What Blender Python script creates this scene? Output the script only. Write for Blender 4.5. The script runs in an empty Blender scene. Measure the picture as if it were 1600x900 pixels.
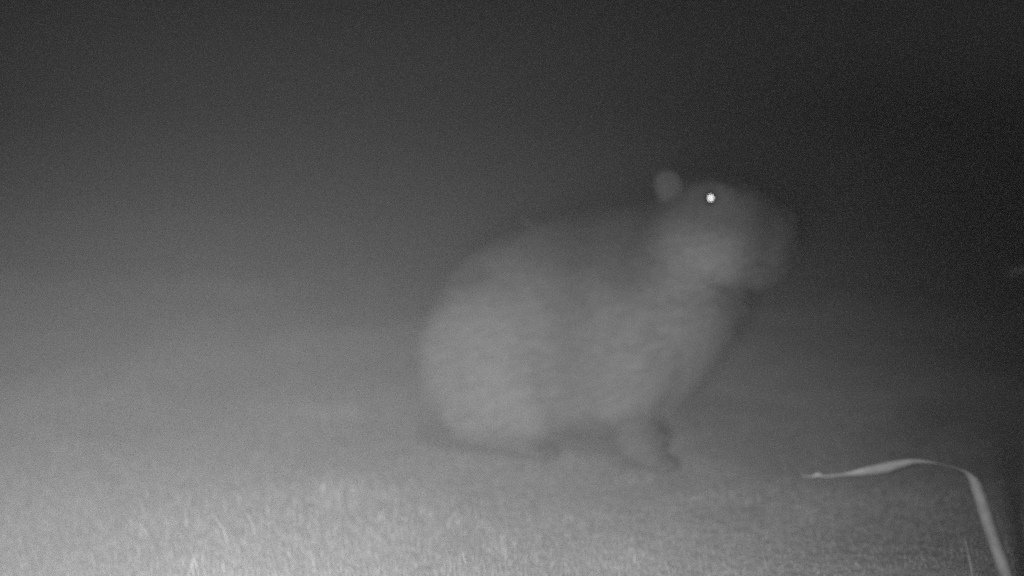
import bpy, math, random
import numpy as np
from mathutils import Vector, Matrix

random.seed(7)
rng = np.random.default_rng(7)
scene = bpy.context.scene
col = scene.collection
R = math.radians

# ------------------------------------------------------------------ camera
CAM_H = 0.70
F_PX = 1885.0                       # focal length in pixels of a 1600 px wide frame
PITCH = math.atan(250 / F_PX)
cd = bpy.data.cameras.new('trail_camera')
cam = bpy.data.objects.new('trail_camera', cd)
col.objects.link(cam)
cam.location = (0, 0, CAM_H)
cam.rotation_euler = (math.pi / 2 - PITCH, 0, 0)
cd.sensor_width = 36.0
cd.lens = 36.0 * F_PX / 1600
cd.clip_start = 0.02
cd.clip_end = 400
cd.dof.use_dof = True
cd.dof.focus_distance = 1.74
cd.dof.aperture_fstop = 1.15
scene.camera = cam

# ------------------------------------------------------------------ world: moonless night, infrared picture without colour
w = bpy.data.worlds.new('World')
scene.world = w
w.use_nodes = True
nt = w.node_tree
nt.nodes.clear()
sky = nt.nodes.new('ShaderNodeTexSky')
sky.sky_type = 'NISHITA'
sky.sun_disc = False
sky.sun_elevation = R(35)
sky.sun_rotation = R(150)
bw = nt.nodes.new('ShaderNodeRGBToBW')
bg = nt.nodes.new('ShaderNodeBackground')
bg.inputs['Strength'].default_value = 0.0030
wo = nt.nodes.new('ShaderNodeOutputWorld')
nt.links.new(sky.outputs[0], bw.inputs[0])
nt.links.new(bw.outputs[0], bg.inputs['Color'])
nt.links.new(bg.outputs[0], wo.inputs['Surface'])

# ------------------------------------------------------------------ the only light: the trail camera's infrared flash
FLASH_POS = Vector((-0.090, 0.0, CAM_H - 0.130))
FLASH_AZ, FLASH_EL = -0.112, -0.42            # aimed low and a little to the left
FLASH_AIM = FLASH_POS + Vector((math.sin(FLASH_AZ) * math.cos(FLASH_EL), math.cos(FLASH_AZ) * math.cos(FLASH_EL), math.sin(FLASH_EL)))
ld = bpy.data.lights.new('infrared_flash', 'SPOT')
ld.energy = 235.0
ld.color = (1, 1, 1)
ld.spot_size = R(80)
ld.spot_blend = 1.0
ld.shadow_soft_size = 0.042
flash = bpy.data.objects.new('infrared_flash', ld)
col.objects.link(flash)
flash.location = FLASH_POS
flash.rotation_euler = (FLASH_AIM - FLASH_POS).to_track_quat('-Z', 'Y').to_euler()

# ------------------------------------------------------------------ exposure
scene.view_settings.view_transform = 'Standard'
scene.view_settings.look = 'None'
scene.view_settings.exposure = 0.0
scene.view_settings.gamma = 1.0
scene.view_settings.use_curve_mapping = False
scene.render.engine = 'CYCLES'
scene.cycles.volume_bounces = 3
scene.cycles.sample_clamp_indirect = 0.4    # no bright specks from light scattered twice in the fog
scene.cycles.max_bounces = 4
scene.cycles.diffuse_bounces = 2
scene.cycles.use_denoising = False
scene.cycles.filter_width = 1.6


# ------------------------------------------------------------------ helpers
def tag(o, label=None, cat=None, group=None, kind=None):
    if label: o['label'] = label
    if cat: o['category'] = cat
    if group: o['group'] = group
    if kind: o['kind'] = kind
    return o


def mesh_obj(name, verts, faces, mat, parent=None, smooth=True):
    me = bpy.data.meshes.new(name)
    me.from_pydata([tuple(v) for v in verts], [], [tuple(f) for f in faces])
    me.update()
    if smooth:
        me.polygons.foreach_set('use_smooth', [True] * len(me.polygons))
    me.materials.append(mat)
    o = bpy.data.objects.new(name, me)
    col.objects.link(o)
    if parent: o.parent = parent
    return o


def np_mesh(name, verts, loops, sizes, mat, parent=None, smooth=False, colors=None):
    """big mesh from numpy arrays; colors = one grey value for each vertex"""
    me = bpy.data.meshes.new(name)
    me.vertices.add(len(verts))
    me.vertices.foreach_set('co', np.ascontiguousarray(verts, dtype=np.float32).ravel())
    me.loops.add(len(loops))
    me.loops.foreach_set('vertex_index', np.ascontiguousarray(loops, dtype=np.int32))
    me.polygons.add(len(sizes))
    st = np.zeros(len(sizes), dtype=np.int32)
    st[1:] = np.cumsum(sizes)[:-1]
    me.polygons.foreach_set('loop_start', st)
    me.polygons.foreach_set('loop_total', np.ascontiguousarray(sizes, dtype=np.int32))
    me.polygons.foreach_set('use_smooth', np.full(len(sizes), smooth, dtype=bool))
    if colors is not None:
        at = me.attributes.new('tone', 'FLOAT', 'POINT')
        at.data.foreach_set('value', np.ascontiguousarray(colors, dtype=np.float32))
    me.update(calc_edges=True)
    me.validate()
    me.materials.append(mat)
    o = bpy.data.objects.new(name, me)
    col.objects.link(o)
    if parent: o.parent = parent
    return o


def vnoise(x, y, seed=0):
    """smooth value noise in 0..1"""
    x = np.asarray(x, float); y = np.asarray(y, float)
    xi = np.floor(x).astype(np.int64); yi = np.floor(y).astype(np.int64)
    fx = x - xi; fy = y - yi
    fx = fx * fx * (3 - 2 * fx); fy = fy * fy * (3 - 2 * fy)

    def h(a, b):
        n = (a * 374761393 + b * 668265263 + seed * 982451653) & 0x7fffffff
        n = ((n ^ (n >> 13)) * 1274126177) & 0x7fffffff
        return ((n ^ (n >> 16)) & 0xffff) / 65535.0
    a = h(xi, yi); b = h(xi + 1, yi); c = h(xi, yi + 1); d = h(xi + 1, yi + 1)
    return (a * (1 - fx) + b * fx) * (1 - fy) + (c * (1 - fx) + d * fx) * fy


def sstep(a, b, x):
    t = np.clip((x - a) / (b - a), 0, 1)
    return t * t * (3 - 2 * t)


def material(name, grey, rough=0.8, attr=None, noise=None, bump=None, translucent=0.0, metallic=0.0, spec=0.3):
    """grey procedural material: base grey x optional 'tone' attribute x optional noise; all colourless, as the infrared picture"""
    m = bpy.data.materials.new(name)
    m.use_nodes = True
    t = m.node_tree; N = t.nodes; L = t.links
    b = N['Principled BSDF']
    b.inputs['Roughness'].default_value = rough
    b.inputs['Metallic'].default_value = metallic
    b.inputs['Specular IOR Level'].default_value = spec
    val = N.new('ShaderNodeValue'); val.outputs[0].default_value = grey
    cur = val.outputs[0]
    if attr:
        a = N.new('ShaderNodeAttribute'); a.attribute_name = attr
        mu = N.new('ShaderNodeMath'); mu.operation = 'MULTIPLY'
        L.new(cur, mu.inputs[0]); L.new(a.outputs['Fac'], mu.inputs[1]); cur = mu.outputs[0]
    tc = N.new('ShaderNodeTexCoord')
    if noise:
        sc, lo, hi = noise
        nz = N.new('ShaderNodeTexNoise'); nz.inputs['Scale'].default_value = sc
        nz.inputs['Detail'].default_value = 5
        mr = N.new('ShaderNodeMapRange')
        mr.inputs['From Min'].default_value = 0.3; mr.inputs['From Max'].default_value = 0.7
        mr.inputs['To Min'].default_value = lo; mr.inputs['To Max'].default_value = hi
        mu = N.new('ShaderNodeMath'); mu.operation = 'MULTIPLY'
        L.new(tc.outputs['Object'], nz.inputs['Vector']); L.new(nz.outputs['Fac'], mr.inputs['Value'])
        L.new(cur, mu.inputs[0]); L.new(mr.outputs[0], mu.inputs[1]); cur = mu.outputs[0]
    L.new(cur, b.inputs['Base Color'])
    if bump:
        sc, st = bump
        nz = N.new('ShaderNodeTexNoise'); nz.inputs['Scale'].default_value = sc
        nz.inputs['Detail'].default_value = 4
        bp = N.new('ShaderNodeBump'); bp.inputs['Strength'].default_value = st
        bp.inputs['Distance'].default_value = 0.01
        L.new(tc.outputs['Object'], nz.inputs['Vector']); L.new(nz.outputs['Fac'], bp.inputs['Height'])
        L.new(bp.outputs[0], b.inputs['Normal'])
    if translucent:
        tr = N.new('ShaderNodeBsdfTranslucent')
        L.new(cur, tr.inputs['Color'])
        mx = N.new('ShaderNodeMixShader'); mx.inputs[0].default_value = translucent
        L.new(b.outputs[0], mx.inputs[1]); L.new(tr.outputs[0], mx.inputs[2])
        L.new(mx.outputs[0], N['Material Output'].inputs['Surface'])
    return m


M_soil = material('soil', 0.38, 0.95, noise=(6, 0.75, 1.2), bump=(40, 0.6))
M_grass = material('grass', 0.48, 0.7, attr='tone', translucent=0.3)
M_fur = material('coarse_fur', 0.27, 0.75, attr='tone', spec=0.2)
M_skin = material('furred_skin', 0.25, 0.8, attr='tone', noise=(26, 0.75, 1.2), bump=(160, 0.5), spec=0.2)
M_ear = material('ear_skin', 0.17, 0.7, noise=(60, 0.8, 1.15), bump=(200, 0.3), translucent=0.15)
M_dark = material('dark_skin', 0.05, 0.5, bump=(120, 0.3))
M_eye = material('dark_eye', 0.02, 0.12, spec=0.5)
M_lid = material('eyelid_skin', 0.12, 0.7, noise=(80, 0.8, 1.2))
M_shine = material('tapetum', 0.9, 0.36, metallic=1.0, noise=(900, 0.7, 1.0))
M_leaf = material('reed_leaf', 0.44, 0.55, noise=(70, 0.8, 1.15), translucent=0.25)

# ------------------------------------------------------------------ ground
ANIMAL = Vector((0.1153, 2.6551, 0.0))
YAW = R(-27)


def ground_z(x, y):
    x = np.asarray(x, float); y = np.asarray(y, float)
    r = np.hypot(x - ANIMAL.x, y - ANIMAL.y)
    k = sstep(0.45, 1.4, r)
    z = (vnoise(x * 1.1 + 3, y * 1.1, 1) - 0.5) * 0.15 * k
    z += (vnoise(x * 4.3, y * 4.3 + 9, 2) - 0.5) * 0.03 * (0.25 + 0.75 * k)
    z += 0.20 * sstep(-0.2, -1.9, x) * sstep(2.6, 4.4, y)           # a low bank at the left
    z += (vnoise(x * 0.12, y * 0.12, 5) - 0.5) * 0.9 * sstep(7, 30, r)
    return z


n = 260
u = np.linspace(-1, 1, n)
gx = 90 * np.sinh(6.2 * u) / math.sinh(6.2)
gy = 3.0 + 90 * np.sinh(6.2 * u) / math.sinh(6.2)
X, Y = np.meshgrid(gx, gy)
V = np.stack([X.ravel(), Y.ravel(), ground_z(X, Y).ravel()], 1)
idx = np.arange(n * n).reshape(n, n)
q = np.stack([idx[:-1, :-1], idx[:-1, 1:], idx[1:, 1:], idx[1:, :-1]], -1).reshape(-1, 4)
g = np_mesh('ground', V, q.ravel(), np.full(len(q), 4), M_soil, smooth=True)
tag(g, 'bare dark soil under the grass', kind='structure')


# ------------------------------------------------------------------ the capybara
def smin(a, b, k):
    h = np.clip(0.5 + 0.5 * (b - a) / k, 0, 1)
    return b * (1 - h) + a * h - k * h * (1 - h)


def sd_ell(P, c, r, pitch=0.0):
    p = P - np.array(c)
    if pitch:
        cs, sn = math.cos(pitch), math.sin(pitch)
        p = np.stack([p[..., 0] * cs + p[..., 2] * sn, p[..., 1], -p[..., 0] * sn + p[..., 2] * cs], -1)
    r = np.array(r)
    k0 = np.sqrt(((p / r) ** 2).sum(-1)); k1 = np.sqrt(((p / r ** 2) ** 2).sum(-1)) + 1e-9
    return k0 * (k0 - 1) / k1


def sd_cone(P, a, b, ra, rb):
    a = np.array(a); b = np.array(b); ab = b - a
    t = np.clip(((P - a) @ ab) / (ab @ ab), 0, 1)
    return np.linalg.norm(P - a - t[..., None] * ab, axis=-1) - (ra + (rb - ra) * t)


HEAD_YAW = R(-10)           # the head is turned a little further to the camera than the trunk
HEAD_PIVOT = np.array([0.27, 0.0, 0.48])


def head_turn(p, inv=False):
    a = -HEAD_YAW if inv else HEAD_YAW
    cs, sn = math.cos(a), math.sin(a)
    q_ = np.asarray(p, float) - HEAD_PIVOT
    return np.stack([q_[..., 0] * cs - q_[..., 1] * sn, q_[..., 0] * sn + q_[..., 1] * cs, q_[..., 2]], -1) + HEAD_PIVOT


def sd_trunk(P):
    d = sd_ell(P, (-0.112, 0, 0.232), (0.190, 0.170, 0.216))
    d = smin(d, sd_ell(P, (0.02, 0, 0.300), (0.24, 0.165, 0.205), R(16)), 0.06)
    d = smin(d, sd_ell(P, (0.165, 0, 0.305), (0.190, 0.160, 0.212), R(24)), 0.06)
    d = smin(d, sd_cone(P, (0.17, 0, 0.390), (0.28, 0, 0.475), 0.150, 0.095), 0.05)
    d = smin(d, sd_ell(P, (0.318, 0, 0.335), (0.075, 0.105, 0.10)), 0.06)
    d = smin(d, sd_ell(P, (0.060, 0, 0.160), (0.205, 0.170, 0.128)), 0.05)          # low belly
    return d


def sd_head(P0):
    P = head_turn(P0, inv=True)
    d = sd_ell(P, (0.335, 0, 0.515), (0.115, 0.082, 0.094))
    d = smin(d, sd_ell(P, (0.425, 0, 0.487), (0.098, 0.062, 0.092), R(-12)), 0.035)
    d = smin(d, sd_ell(P, (0.478, 0, 0.470), (0.045, 0.058, 0.072)), 0.03)          # blunt deep muzzle
    for s in (-1, 1):
        d = smin(d, sd_ell(P, (0.380, s * 0.044, 0.450), (0.108, 0.060, 0.072)), 0.025)   # cheeks
        d = smin(d, sd_ell(P, (0.375, s * 0.056, 0.570), (0.050, 0.022, 0.024)), 0.03)  # brow over the eye
        d = smin(d, sd_ell(P, (0.495, s * 0.030, 0.455), (0.030, 0.030, 0.035)), 0.02)   # upper lip pads
    d = smin(d, sd_ell(P, (0.455, 0, 0.408), (0.050, 0.040, 0.026)), 0.02)          # chin
    d = smin(d, sd_ell(P, (0.497, 0, 0.522), (0.026, 0.032, 0.022)), 0.02)          # nose pad
    # mouth line and nostrils pressed in
    for s in (-1, 1):
        cut = sd_cone(P, (0.530, s * 0.010, 0.428), (0.462, s * 0.075, 0.426), 0.006, 0.004)
        d = -smin(-d, cut, 0.010)
        nos = sd_ell(P, (0.518, s * 0.017, 0.527), (0.012, 0.006, 0.010))
        d = -smin(-d, nos, 0.006)
    return d


def sd_legs(P):
    """upper legs and lower legs of both sides; the lower ones come back separately, they are darker"""
    up = np.full(P.shape[:-1], 9.0); lo = up.copy()
    for s in (-1, 1):
        # haunch, folded hind leg, flat hind foot with three toes
        up = smin(up, sd_ell(P, (-0.105, s * 0.128, 0.200), (0.165, 0.100, 0.175), R(-8)), 0.035)
        up = smin(up, sd_cone(P, (-0.06, s * 0.150, 0.17), (0.010, s * 0.158, 0.110), 0.085, 0.055), 0.05)
        lo = smin(lo, sd_cone(P, (0.000, s * 0.158, 0.105), (-0.150, s * 0.150, 0.040), 0.048, 0.032), 0.03)
        lo = smin(lo, sd_cone(P, (-0.155, s * 0.150, 0.034), (-0.015, s * 0.158, 0.022), 0.031, 0.024), 0.02)
        for k in (-1, 0, 1):
            lo = smin(lo, sd_cone(P, (-0.02, s * 0.158 + k * 0.014, 0.020), (0.042 - 0.008 * abs(k), s * 0.158 + k * 0.026, 0.013), 0.016, 0.011), 0.008)
        # shoulder, upright fore leg, spread fore foot with four toes
        up = smin(up, sd_ell(P, (0.190, s * 0.100, 0.260), (0.105, 0.062, 0.135), R(20)), 0.05)
        up = smin(up, sd_cone(P, (0.205, s * 0.108, 0.22), (0.180, s * 0.112, 0.145), 0.072, 0.052), 0.04)
        fx = 0.005 if s < 0 else -0.085
        yl = 0.118 if s < 0 else 0.100
        lo = smin(lo, sd_cone(P, (0.188 + fx * 0.6, s * 0.110, 0.145), (0.228 + fx, s * yl, 0.045), 0.050, 0.037), 0.03)
        lo = smin(lo, sd_cone(P, (0.228 + fx, s * yl, 0.045), (0.255 + fx, s * yl, 0.020), 0.037, 0.027), 0.02)
        for k in (-1.5, -0.5, 0.5, 1.5):
            lo = smin(lo, sd_cone(P, (0.245 + fx, s * yl + k * 0.010, 0.020), (0.300 + fx - 0.008 * abs(k), s * yl + k * 0.018, 0.012), 0.016, 0.010), 0.007)
    return up, lo


def sd_body(P, want_tone=False):
    a = sd_trunk(P); h = sd_head(P); up, lo = sd_legs(P)
    d = smin(a, h, 0.022)
    d = smin(d, up, 0.03)
    full = smin(d, lo, 0.02)
    if want_tone:
        # own colours of the coat: dark lower legs, dark nose bridge and lips; back and neck shading painted in
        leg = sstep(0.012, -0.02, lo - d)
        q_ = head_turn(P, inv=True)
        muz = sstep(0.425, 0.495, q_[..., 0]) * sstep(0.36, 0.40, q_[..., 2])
        back_shade = sstep(0.30, 0.46, P[..., 2] - 0.05 * (vnoise(P[..., 0] * 14, P[..., 2] * 14 + P[..., 1] * 9, 21) - 0.5)) * sstep(0.30, 0.22, q_[..., 0])  # upper back turning away from the flash: its shading painted into the coat
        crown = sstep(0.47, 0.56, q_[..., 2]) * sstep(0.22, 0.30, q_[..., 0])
        neck_shade = np.exp(-((q_[..., 0] - 0.262) / 0.050) ** 2) * sstep(0.33, 0.40, P[..., 2])  # shadow between cheek and shoulder, painted into the coat tone
        leg = np.clip(0.72 * leg + 0.42 * neck_shade + 0.72 * back_shade + 0.60 * crown, 0, 1)  # dark legs and crown together with the painted back and neck shade
        return full, leg, muz  # leg also holds the painted back and neck shade
    return full


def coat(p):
    """tone of the coat: palest on the haunches, darker over the shoulders, edge shade painted behind the rump"""
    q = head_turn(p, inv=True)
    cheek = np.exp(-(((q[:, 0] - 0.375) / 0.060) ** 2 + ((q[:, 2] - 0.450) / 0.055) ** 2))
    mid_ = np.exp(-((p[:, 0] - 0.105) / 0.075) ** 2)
    return (1.08 - 0.40 * mid_ + 0.36 * cheek - 0.10 * sstep(0.14, 0.24, p[:, 0])) * (1 - 0.45 * sstep(-0.235, -0.285, p[:, 0]))  # last factor paints the shaded rear edge of the rump


def surface_nets(lo, hi, h):
    ax = [np.arange(lo[i], hi[i] + h, h) for i in range(3)]
    P = np.stack(np.meshgrid(*ax, indexing='ij'), -1)
    D = np.empty(P.shape[:-1])
    for i in range(0, P.shape[0], 12):
        D[i:i + 12] = sd_body(P[i:i + 12])
    ns = D.shape
    ins = D < 0
    corners = [(i, j, k) for i in (0, 1) for j in (0, 1) for k in (0, 1)]

    def sub(A, c):
        return A[c[0]:ns[0] - 1 + c[0], c[1]:ns[1] - 1 + c[1], c[2]:ns[2] - 1 + c[2]]
    cnt = sum(sub(ins, c).astype(np.int8) for c in corners)
    act = (cnt > 0) & (cnt < 8)
    ids = -np.ones(act.shape, np.int64)
    ids[act] = np.arange(act.sum())
    acc = np.zeros((act.sum(), 3)); num = np.zeros(act.sum())
    for a in corners:
        for b in corners:
            if sum(abs(a[i] - b[i]) for i in range(3)) == 1 and a < b:
                da = sub(D, a)[act]; db = sub(D, b)[act]
                x = (da < 0) != (db < 0)
                t = np.where(x, da / np.where(x, da - db, 1), 0)
                p = np.array(a) + t[:, None] * (np.array(b) - np.array(a))
                acc[x] += p[x]; num[x] += 1
    base = np.stack(np.nonzero(act), -1)
    verts = np.array(lo) + h * (base + acc / num[:, None])
    faces = []
    for axis in range(3):
        o1, o2 = [(1, 2), (2, 0), (0, 1)][axis]
        sl0 = [slice(1, s - 1) for s in ns]; sl1 = list(sl0)
        sl0[axis] = slice(0, ns[axis] - 1); sl1[axis] = slice(1, ns[axis])
        A = ins[tuple(sl0)]; B = ins[tuple(sl1)]
        for flip, mask in ((False, A & ~B), (True, ~A & B)):
            c = np.stack(np.nonzero(mask), -1)
            off = np.array([1, 1, 1]); off[axis] = 0
            c = c + off
            e1 = np.zeros(3, int); e1[o1] = 1
            e2 = np.zeros(3, int); e2[o2] = 1
            quad = [c - e1 - e2, c - e2, c, c - e1]
            f = np.stack([ids[tuple(qq.T)] for qq in quad], -1)
            faces.append(f[:, ::-1] if flip else f)
    return verts, np.concatenate(faces)


def sd_grad(p):
    e = 0.003
    gr = np.stack([sd_body(p + e * np.eye(3)[i]) - sd_body(p - e * np.eye(3)[i]) for i in range(3)], -1)
    return gr / (np.linalg.norm(gr, axis=-1, keepdims=True) + 1e-9)


capy = bpy.data.objects.new('capybara', None)
col.objects.link(capy)
capy.location = ANIMAL
capy.rotation_euler = (0, 0, YAW)
tag(capy, 'large capybara sitting on the grass, head raised, one eye shining white', 'capybara')

bv, bf = surface_nets((-0.42, -0.26, -0.02), (0.56, 0.26, 0.66), 0.007)
_, leg_shade_w, muzw = sd_body(bv, True)
tone = (1 - 0.68 * leg_shade_w) * (1 - 0.55 * muzw) * coat(bv)
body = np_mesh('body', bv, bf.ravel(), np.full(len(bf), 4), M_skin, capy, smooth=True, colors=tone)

# coarse coat: real strands lying backwards over the body
tri_a = bv[bf[:, 0]]; tri_b = bv[bf[:, 1]]; tri_c = bv[bf[:, 3]]
NH = 62000
pick = rng.integers(0, len(bf), NH)
uu = rng.random(NH)[:, None]; vv = rng.random(NH)[:, None]
root = tri_a[pick] + uu * (tri_b[pick] - tri_a[pick]) + vv * (tri_c[pick] - tri_a[pick])
keep = root[:, 2] > 0.03
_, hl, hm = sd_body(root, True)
q_ = head_turn(root, inv=True)
headw = sstep(0.27, 0.36, q_[:, 0]) * sstep(0.36, 0.42, q_[:, 2])
eye_c = np.array([0.378, -0.083, 0.562])
keep &= np.linalg.norm(q_ - eye_c, axis=1) > 0.019
keep &= np.linalg.norm(q_ - eye_c * [1, -1, 1], axis=1) > 0.019
keep &= (hm < 0.8)
root = root[keep]; hl = hl[keep]; hm = hm[keep]; headw = headw[keep]
nrm = sd_grad(root)
flow = np.tile(np.array([-1.0, 0, -0.35]), (len(root), 1)) + rng.normal(0, 0.22, root.shape)
flow -= nrm * (flow * nrm).sum(1, keepdims=True)
flow /= np.linalg.norm(flow, axis=1, keepdims=True) + 1e-9
ln = rng.uniform(0.020, 0.048, len(root)) * (1 - 0.62 * headw) * (1 - 0.6 * hl)
lift = np.where(rng.random(len(root)) < 0.3, rng.uniform(0.25, 0.85, len(root)), rng.uniform(0.02, 0.2, len(root)))
side = np.cross(flow, nrm)
wd = rng.uniform(0.0009, 0.0017, len(root))[:, None]
mid = root + flow * (ln * 0.55)[:, None] + nrm * (ln * lift * 0.55)[:, None]
tip = root + flow * ln[:, None] + nrm * (ln * lift * 0.75)[:, None]
hv = np.stack([root - side * wd, root + side * wd, mid + side * wd * 0.8, mid - side * wd * 0.8, tip], 1).reshape(-1, 3)
b0 = np.arange(len(root))[:, None] * 5
hloops = np.concatenate([b0 + np.array([[0, 1, 2, 3]]), b0 + np.array([[3, 2, 4]])], 1).ravel()
hs = np.tile([4, 3], len(root))
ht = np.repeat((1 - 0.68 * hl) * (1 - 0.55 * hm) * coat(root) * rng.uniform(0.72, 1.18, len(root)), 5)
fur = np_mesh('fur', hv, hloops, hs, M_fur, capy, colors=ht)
tag(fur, kind='stuff')


def ellipsoid(name, c, r, mat, parent, seg=20, ring=12, rot=None):
    vs, fs = [], []
    for i in range(ring + 1):
        th = math.pi * i / ring
        for j in range(seg):
            ph = 2 * math.pi * j / seg
            p = Vector((r[0] * math.sin(th) * math.cos(ph), r[1] * math.sin(th) * math.sin(ph), r[2] * math.cos(th)))
            if rot: p = rot @ p
            vs.append(p + Vector(c))
    for i in range(ring):
        for j in range(seg):
            a = i * seg + j; b = i * seg + (j + 1) % seg
            fs.append((a, a + seg, b + seg, b))
    return mesh_obj(name, vs, fs, mat, parent)


def make_ear(s):
    """small rounded cupped ear: a shell with a thick rolled rim"""
    nu, nv = 22, 9
    outer, inner = [], []
    for i in range(nv + 1):
        t = i / nv
        for j in range(nu):
            a = 2 * math.pi * j / nu
            wob = 1 + 0.07 * math.sin(2 * a + 0.6) + 0.05 * math.sin(3 * a + 1.0)
            x = 0.028 * t * math.cos(a) * wob
            z = 0.040 * t * math.sin(a) * wob + 0.010
            dep = 0.010 * (t ** 2 - 1)
            th = 0.0028 * (1 - 0.5 * t ** 6)
            outer.append((x, dep + th, z)); inner.append((x, dep - th, z))
    m = len(outer)
    vs = outer + inner
    fs = []
    for i in range(nv):
        for j in range(nu):
            a = i * nu + j; b = i * nu + (j + 1) % nu
            fs.append((a, b, b + nu, a + nu)); fs.append((m + a + nu, m + b + nu, m + b, m + a))
    for j in range(nu):
        a = nv * nu + j; b = nv * nu + (j + 1) % nu
        fs.append((a, b, m + b, m + a))
    p = head_turn(np.array([0.278, s * 0.068, 0.570 if s < 0 else 0.552]))
    rotm = Matrix.Rotation(HEAD_YAW, 3, 'Z') @ Matrix.Rotation(R(22) * -s, 3, 'Z') @ Matrix.Rotation(R(-16) * s, 3, 'X') @ Matrix.Rotation(R(-12), 3, 'Y')
    out = []
    for v in vs:
        v = Vector(v)
        if s > 0: v.y = -v.y
        out.append(rotm @ v + Vector(p))
    return mesh_obj('ear', out, fs, M_ear, capy)


for s in (-1, 1):
    make_ear(s)

head_rot = Matrix.Rotation(HEAD_YAW, 3, 'Z')
inv_world = Matrix.Rotation(-YAW, 3, 'Z')
for s in (-1, 1):
    c = Vector(head_turn(np.array([0.378, s * 0.083, 0.562])))
    # set the eyeball on the skin surface
    pp = np.array(c)[None]
    nn = sd_grad(pp)[0]
    for _ in range(6):
        pp = pp - sd_body(pp)[:, None] * nn
    c = Vector(pp[0]) - Vector(nn) * 0.005
    eye = ellipsoid('eye', c, (0.0135, 0.0125, 0.0125), M_eye, capy, rot=head_rot)
    nrm_v = Vector(nn)
    if s < 0:
        # the reflecting back of the eye looks to where the animal looks: at the flash
        wp = ANIMAL + Matrix.Rotation(YAW, 3, 'Z') @ c
        tgt = (FLASH_POS + Vector(cam.location)) / 2
        nrm_v = inv_world @ (tgt - wp).normalized()
    rm = nrm_v.to_track_quat('Z', 'Y').to_matrix()
    # eyelid: a torus-like rim
    vs, fs = [], []
    for i in range(24):
        a = 2 * math.pi * i / 24
        for j in range(8):
            b = 2 * math.pi * j / 8
            r_ = 0.0135 + 0.0040 * math.cos(b)
            vs.append(c + Vector(nn) * 0.004 + Vector(nn).to_track_quat('Z', 'Y').to_matrix() @ Vector((r_ * math.cos(a) * 1.1, r_ * math.sin(a), 0.0035 * math.sin(b))))
    for i in range(24):
        for j in range(8):
            a = i * 8 + j; b = i * 8 + (j + 1) % 8
            a2 = ((i + 1) % 24) * 8 + j; b2 = ((i + 1) % 24) * 8 + (j + 1) % 8
            fs.append((a, a2, b2, b))
    mesh_obj('eyelid', vs, fs, M_lid, eye)
    # pupil: a gently domed disc set in the front of the eye
    vs, fs = [Vector((0, 0, 0.00002))], []
    for k, (rr, zz) in enumerate(((0.0018, 0.0), (0.0036, 0.0))):
        for i in range(20):
            a = 2 * math.pi * i / 20
            vs.append(Vector((rr * 0.85 * math.cos(a), rr * 1.15 * math.sin(a), zz)))
    for i in range(20):
        fs.append((0, 1 + i, 1 + (i + 1) % 20))
        fs.append((1 + i, 21 + i, 21 + (i + 1) % 20, 1 + (i + 1) % 20))
    up_fix = [c + nrm_v * 0.0150 + rm @ v for v in vs]
    pu = mesh_obj('pupil', up_fix, fs, M_shine, eye, smooth=False)
    if s < 0: pu['label'] = 'glaring white eye reflecting the flash'

# nose pad skin with two nostrils
for s in (-1, 1):
    ellipsoid('nostril', head_turn(np.array([0.5155, s * 0.017, 0.5265])), (0.004, 0.0055, 0.0075), M_dark, capy, 12, 8, head_rot)
# claws
for s in (-1, 1):
    for k in (-1.5, -0.5, 0.5, 1.5):
        ellipsoid('claw', (0.306 - 0.008 * abs(k) - (0.085 if s > 0 else -0.005), s * (0.100 if s > 0 else 0.118) + k * 0.0185, 0.009), (0.011, 0.0045, 0.0050), M_dark, capy, 10, 6)
    for k in (-1, 0, 1):
        ellipsoid('claw', (0.050 - 0.008 * abs(k), s * 0.158 + k * 0.027, 0.010), (0.013, 0.0060, 0.0065), M_dark, capy, 10, 6)

# ------------------------------------------------------------------ grass (nobody could count it)
def scatter(n_, ymin, ymax, wide):
    y = np.sqrt(rng.random(n_) * (ymax ** 2 - ymin ** 2) + ymin ** 2)
    x = (rng.random(n_) * 2 - 1) * (0.5 * y + wide)
    return x, y


xs, ys, sc = [], [], []
for n_, a, b, wd_, s_ in ((380000, 1.2, 4.2, 0.35, 0.62), (70000, 4.0, 8.5, 0.5, 1.25), (26000, 8.2, 20.0, 1.0, 1.9), (9000, 0.25, 1.25, 0.5, 1.0)):
    x, y = scatter(n_, a, b, wd_)
    xs.append(x); ys.append(y); sc.append(np.full(n_, s_))
gxs = np.concatenate(xs); gys = np.concatenate(ys); gsc = np.concatenate(sc)
clump = 0.6 * vnoise(gxs * 3.1, gys * 3.1, 11) + 0.4 * vnoise(gxs * 9.0, gys * 9.0, 12)
patch = 0.6 * vnoise(gxs * 0.9 + 5, gys * 0.9, 13) + 0.4 * vnoise(gxs * 2.4 + 1, gys * 3.6, 14)
keep = rng.random(len(gxs)) < 0.62 + 0.5 * clump
# nothing grows through the animal
lx = (gxs - ANIMAL.x) * math.cos(YAW) + (gys - ANIMAL.y) * math.sin(YAW)
ly = -(gxs - ANIMAL.x) * math.sin(YAW) + (gys - ANIMAL.y) * math.cos(YAW)
keep &= ~((((lx + 0.15) / 0.21) ** 2 + (ly / 0.20) ** 2) < 1)
keep &= ~((np.abs(ly) < 0.095) & (lx > -0.1) & (lx < 0.20))
keep &= ~((np.abs(ly + 0.118) < 0.034) & (lx > 0.18) & (lx < 0.295))
keep &= ~((np.abs(ly - 0.100) < 0.034) & (lx > 0.10) & (lx < 0.21))
keep &= ~((np.abs(np.abs(ly) - 0.158) < 0.030) & (lx > -0.18) & (lx < 0.04))
gxs, gys, gsc, clump, patch = (a[keep] for a in (gxs, gys, gsc, clump, patch))
nb = len(gxs)
tall = sstep(0.45, 0.85, clump)
near_animal = sstep(0.75, 0.4, np.hypot(gxs - ANIMAL.x, gys - ANIMAL.y))
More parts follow.
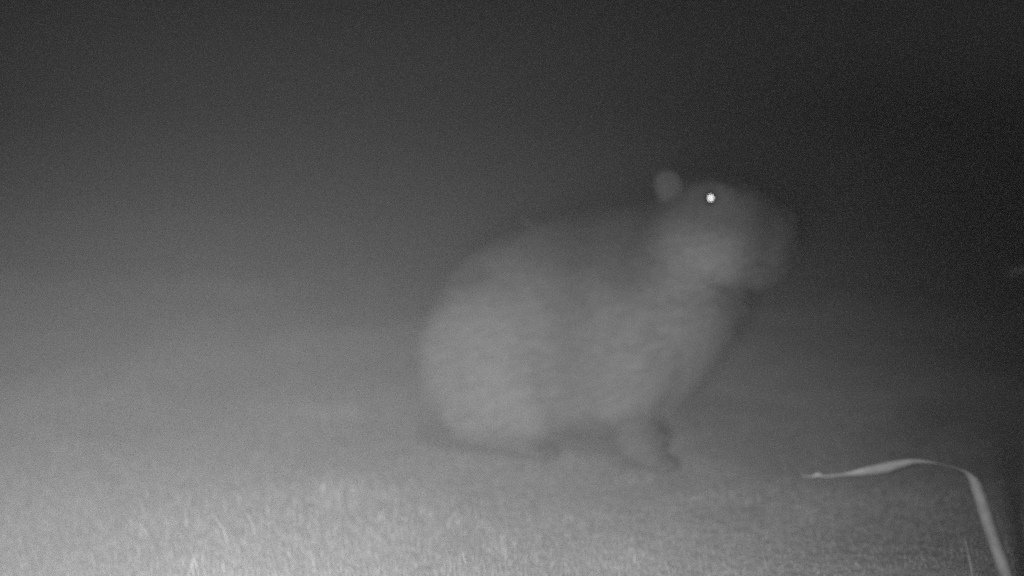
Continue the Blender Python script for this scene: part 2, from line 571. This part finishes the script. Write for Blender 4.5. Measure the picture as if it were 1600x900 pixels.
hgt = 1.0 * (0.020 + 0.016 * tall + rng.exponential(0.007, nb)) * gsc * (1 - 0.45 * near_animal)
hgt *= (0.75 + 0.5 * patch) * (1 - 0.40 * sstep(-0.1, 0.5, gxs))
tallest = (rng.random(nb) < 0.045 * sstep(0.5, -0.4, gxs) * (0.3 + 1.4 * tall)).astype(float)      # a few long dry blades
hgt *= 1 + 0.9 * tallest * (1 - near_animal)
az = rng.uniform(0, 2 * math.pi, nb)
lean = np.abs(rng.normal(0, 0.45, nb)) * hgt
dirx, diry = np.cos(az) * lean, np.sin(az) * lean
faz = rng.uniform(0, math.pi, nb)
wdt = rng.uniform(0.0008, 0.0018, nb) * gsc
sx, sy = np.cos(faz) * wdt, np.sin(faz) * wdt
gz = ground_z(gxs, gys) - 0.004
base = np.stack([gxs, gys, gz], 1)
S = np.stack([sx, sy, np.zeros(nb)], 1)
midp = base + np.stack([dirx * 0.35, diry * 0.35, hgt * 0.6], 1)
tipp = base + np.stack([dirx, diry, hgt], 1)
gv = np.stack([base - S, base + S, midp + S * 0.8, midp - S * 0.8, tipp], 1).reshape(-1, 3)
b0 = np.arange(nb)[:, None] * 5
gl = np.concatenate([b0 + np.array([[0, 1, 2, 3]]), b0 + np.array([[3, 2, 4]])], 1).ravel()
gt = np.repeat((0.42 + 0.90 * patch) * (rng.uniform(0.8, 1.15, nb) * (0.9 + 0.2 * tall) + 0.6 * tallest), 5)
grass = np_mesh('grass', gv, gl, np.tile([4, 3], nb), M_grass, colors=gt)
tag(grass, 'short pale grass covering the ground', 'grass', kind='stuff')


# ------------------------------------------------------------------ long leaves in the foreground
FWD = Vector((0, math.cos(PITCH), -math.sin(PITCH)))
UPV = Vector((0, math.sin(PITCH), math.cos(PITCH)))


def at(px, py, depth):
    return Vector((0, 0, CAM_H)) + (Vector((1, 0, 0)) * (px - 800) / F_PX + UPV * (450 - py) / F_PX + FWD) * depth


def ribbon(name, pts, mat, label, cat, group=None):
    """a leaf blade: pts = (point, half width, twist in degrees; 0 = its face to the viewer's side, 90 = edge on)"""
    P = [p[0] for p in pts]
    # Catmull-Rom resampling
    out = []
    N_ = 8
    for i in range(len(P) - 1):
        p0 = P[max(i - 1, 0)]; p1 = P[i]; p2 = P[i + 1]; p3 = P[min(i + 2, len(P) - 1)]
        for k in range(N_ if i < len(P) - 2 else N_ + 1):
            t = k / N_
            p = 0.5 * ((2 * p1) + (p2 - p0) * t + (2 * p0 - 5 * p1 + 4 * p2 - p3) * t * t + (3 * p1 - p0 - 3 * p2 + p3) * t ** 3)
            wv = pts[i][1] + (pts[i + 1][1] - pts[i][1]) * t
            tv = pts[i][2] + (pts[i + 1][2] - pts[i][2]) * t
            out.append((p, wv, tv))
    vs, fs = [], []
    m = len(out)
    for i, (p, wv, tv) in enumerate(out):
        tn = (out[min(i + 1, m - 1)][0] - out[max(i - 1, 0)][0]).normalized()
        s0 = tn.cross(FWD).normalized()
        f0 = s0.cross(tn).normalized()
        a = R(tv)
        sd = s0 * math.cos(a) + f0 * math.sin(a)
        up = f0 * math.cos(a) - s0 * math.sin(a)
        th = 0.0004 + 0.06 * wv
        fold = 0.28 * wv
        # V-folded cross-section with a raised midrib
        vs += [p - sd * wv, p + up * (fold + th), p + sd * wv, p + up * (fold - th)]
    for i in range(m - 1):
        for k in range(4):
            a = i * 4 + k; b = i * 4 + (k + 1) % 4
            fs.append((a, b, b + 4, a + 4))
    fs.append((0, 3, 2, 1)); fs.append(tuple((m - 1) * 4 + k for k in range(4)))
    o = mesh_obj(name, vs, fs, mat)
    tag(o, label, cat, group)
    return o


def grounded(px, depth):
    p = at(px, 1300, depth)
    p.z = float(ground_z(p.x, p.y)) - 0.005
    return p


D1 = 1.55
ribbon('bent_leaf', [
    (grounded(1735, D1 + 0.02), 0.0054, 20),
    (at(1640, 1080, D1 + 0.01), 0.0080, 15),
    (at(1572, 895, D1), 0.0088, 10),
    (at(1546, 820, D1), 0.0088, 10),
    (at(1526, 763, D1), 0.0078, 25),
    (at(1513, 743, D1 - 0.005), 0.0064, 55),
    (at(1497, 734, D1 - 0.01), 0.0060, 72),
    (at(1470, 727, D1 - 0.02), 0.0067, 80),
    (at(1432, 724, D1 - 0.035), 0.0085, 48),
    (at(1390, 731, D1 - 0.05), 0.0085, 14),
    (at(1350, 738, D1 - 0.065), 0.0070, 20),
    (at(1315, 743, D1 - 0.075), 0.0040, 48),
    (at(1288, 745, D1 - 0.085), 0.0019, 40),
    (at(1278, 742, D1 - 0.09), 0.0028, 5),
    (at(1268, 745, D1 - 0.09), 0.0012, 40),
    (at(1252, 743, D1 - 0.095), 0.0004, 20),
], M_leaf, 'long pale leaf bent over at a right angle, lower right foreground', 'leaf')

D2 = 1.25
ribbon('drooping_leaf', [
    (grounded(1900, D2), 0.003, 10),
    (at(1850, 800, D2), 0.0072, 20),
    (at(1790, 520, D2), 0.0072, 30),
    (at(1730, 420, D2), 0.0072, 50),
    (at(1660, 408, D2), 0.0072, 45),
    (at(1610, 418, D2), 0.0060, 30),
    (at(1566, 428, D2), 0.0004, 20),
], M_leaf, 'faint leaf tip reaching in at the right edge of the picture', 'leaf')

D3 = 1.55
ribbon('grass_stalk', [
    (grounded(1545, D3), 0.0010, 10),
    (at(1530, 960, D3), 0.0010, 20),
    (at(1517, 885, D3), 0.0009, 20),
    (at(1508, 840, D3), 0.0003, 20),
], M_leaf, 'thin upright grass stalk under the bent leaf', 'grass stalk')

# a short straw caught on the animal's back
zz_ = np.linspace(0.62, 0.30, 400)
pp = np.stack([np.full(400, -0.075), np.full(400, -0.02), zz_], 1)
zt = zz_[np.argmax(sd_body(pp) < 0)] + 0.003
rot_a = Matrix.Rotation(YAW, 3, 'Z')
S0, S1, S2 = (ANIMAL + rot_a @ Vector(v) for v in ((-0.095, -0.02, zt + 0.014), (-0.078, -0.02, zt + 0.004), (-0.058, -0.02, zt + 0.001)))
ribbon('grass_straw', [(S0, 0.0008, 10), (S1, 0.0022, 15), (S2, 0.0012, 20)], M_leaf, "short pale straw lying on the capybara's back", 'straw')

# ------------------------------------------------------------------ night fog
HZ_X, HZ_Y, HZ_TOP = 96.0, 100.0, 1.25
vs = [(x, y, z) for z in (-2.0, HZ_TOP) for x, y in ((-HZ_X, -HZ_Y + 3), (HZ_X, -HZ_Y + 3), (HZ_X, HZ_Y), (-HZ_X, HZ_Y))]
fs = [(3, 2, 1, 0), (4, 5, 6, 7), (0, 1, 5, 4), (1, 2, 6, 5), (2, 3, 7, 6), (3, 0, 4, 7)]
mh = bpy.data.materials.new('fog')
mh.use_nodes = True
t = mh.node_tree
t.nodes.clear()
pv = t.nodes.new('ShaderNodeVolumePrincipled')
pv.inputs['Color'].default_value = (0.98, 0.98, 0.98, 1)
pv.inputs['Density'].default_value = 0.088
pv.inputs['Anisotropy'].default_value = 0.1
om = t.nodes.new('ShaderNodeOutputMaterial')
t.links.new(pv.outputs[0], om.inputs['Volume'])
hz = mesh_obj('haze', vs, fs, mh, smooth=False)
tag(hz, 'thin night fog lit by the flash', 'fog', kind='stuff')
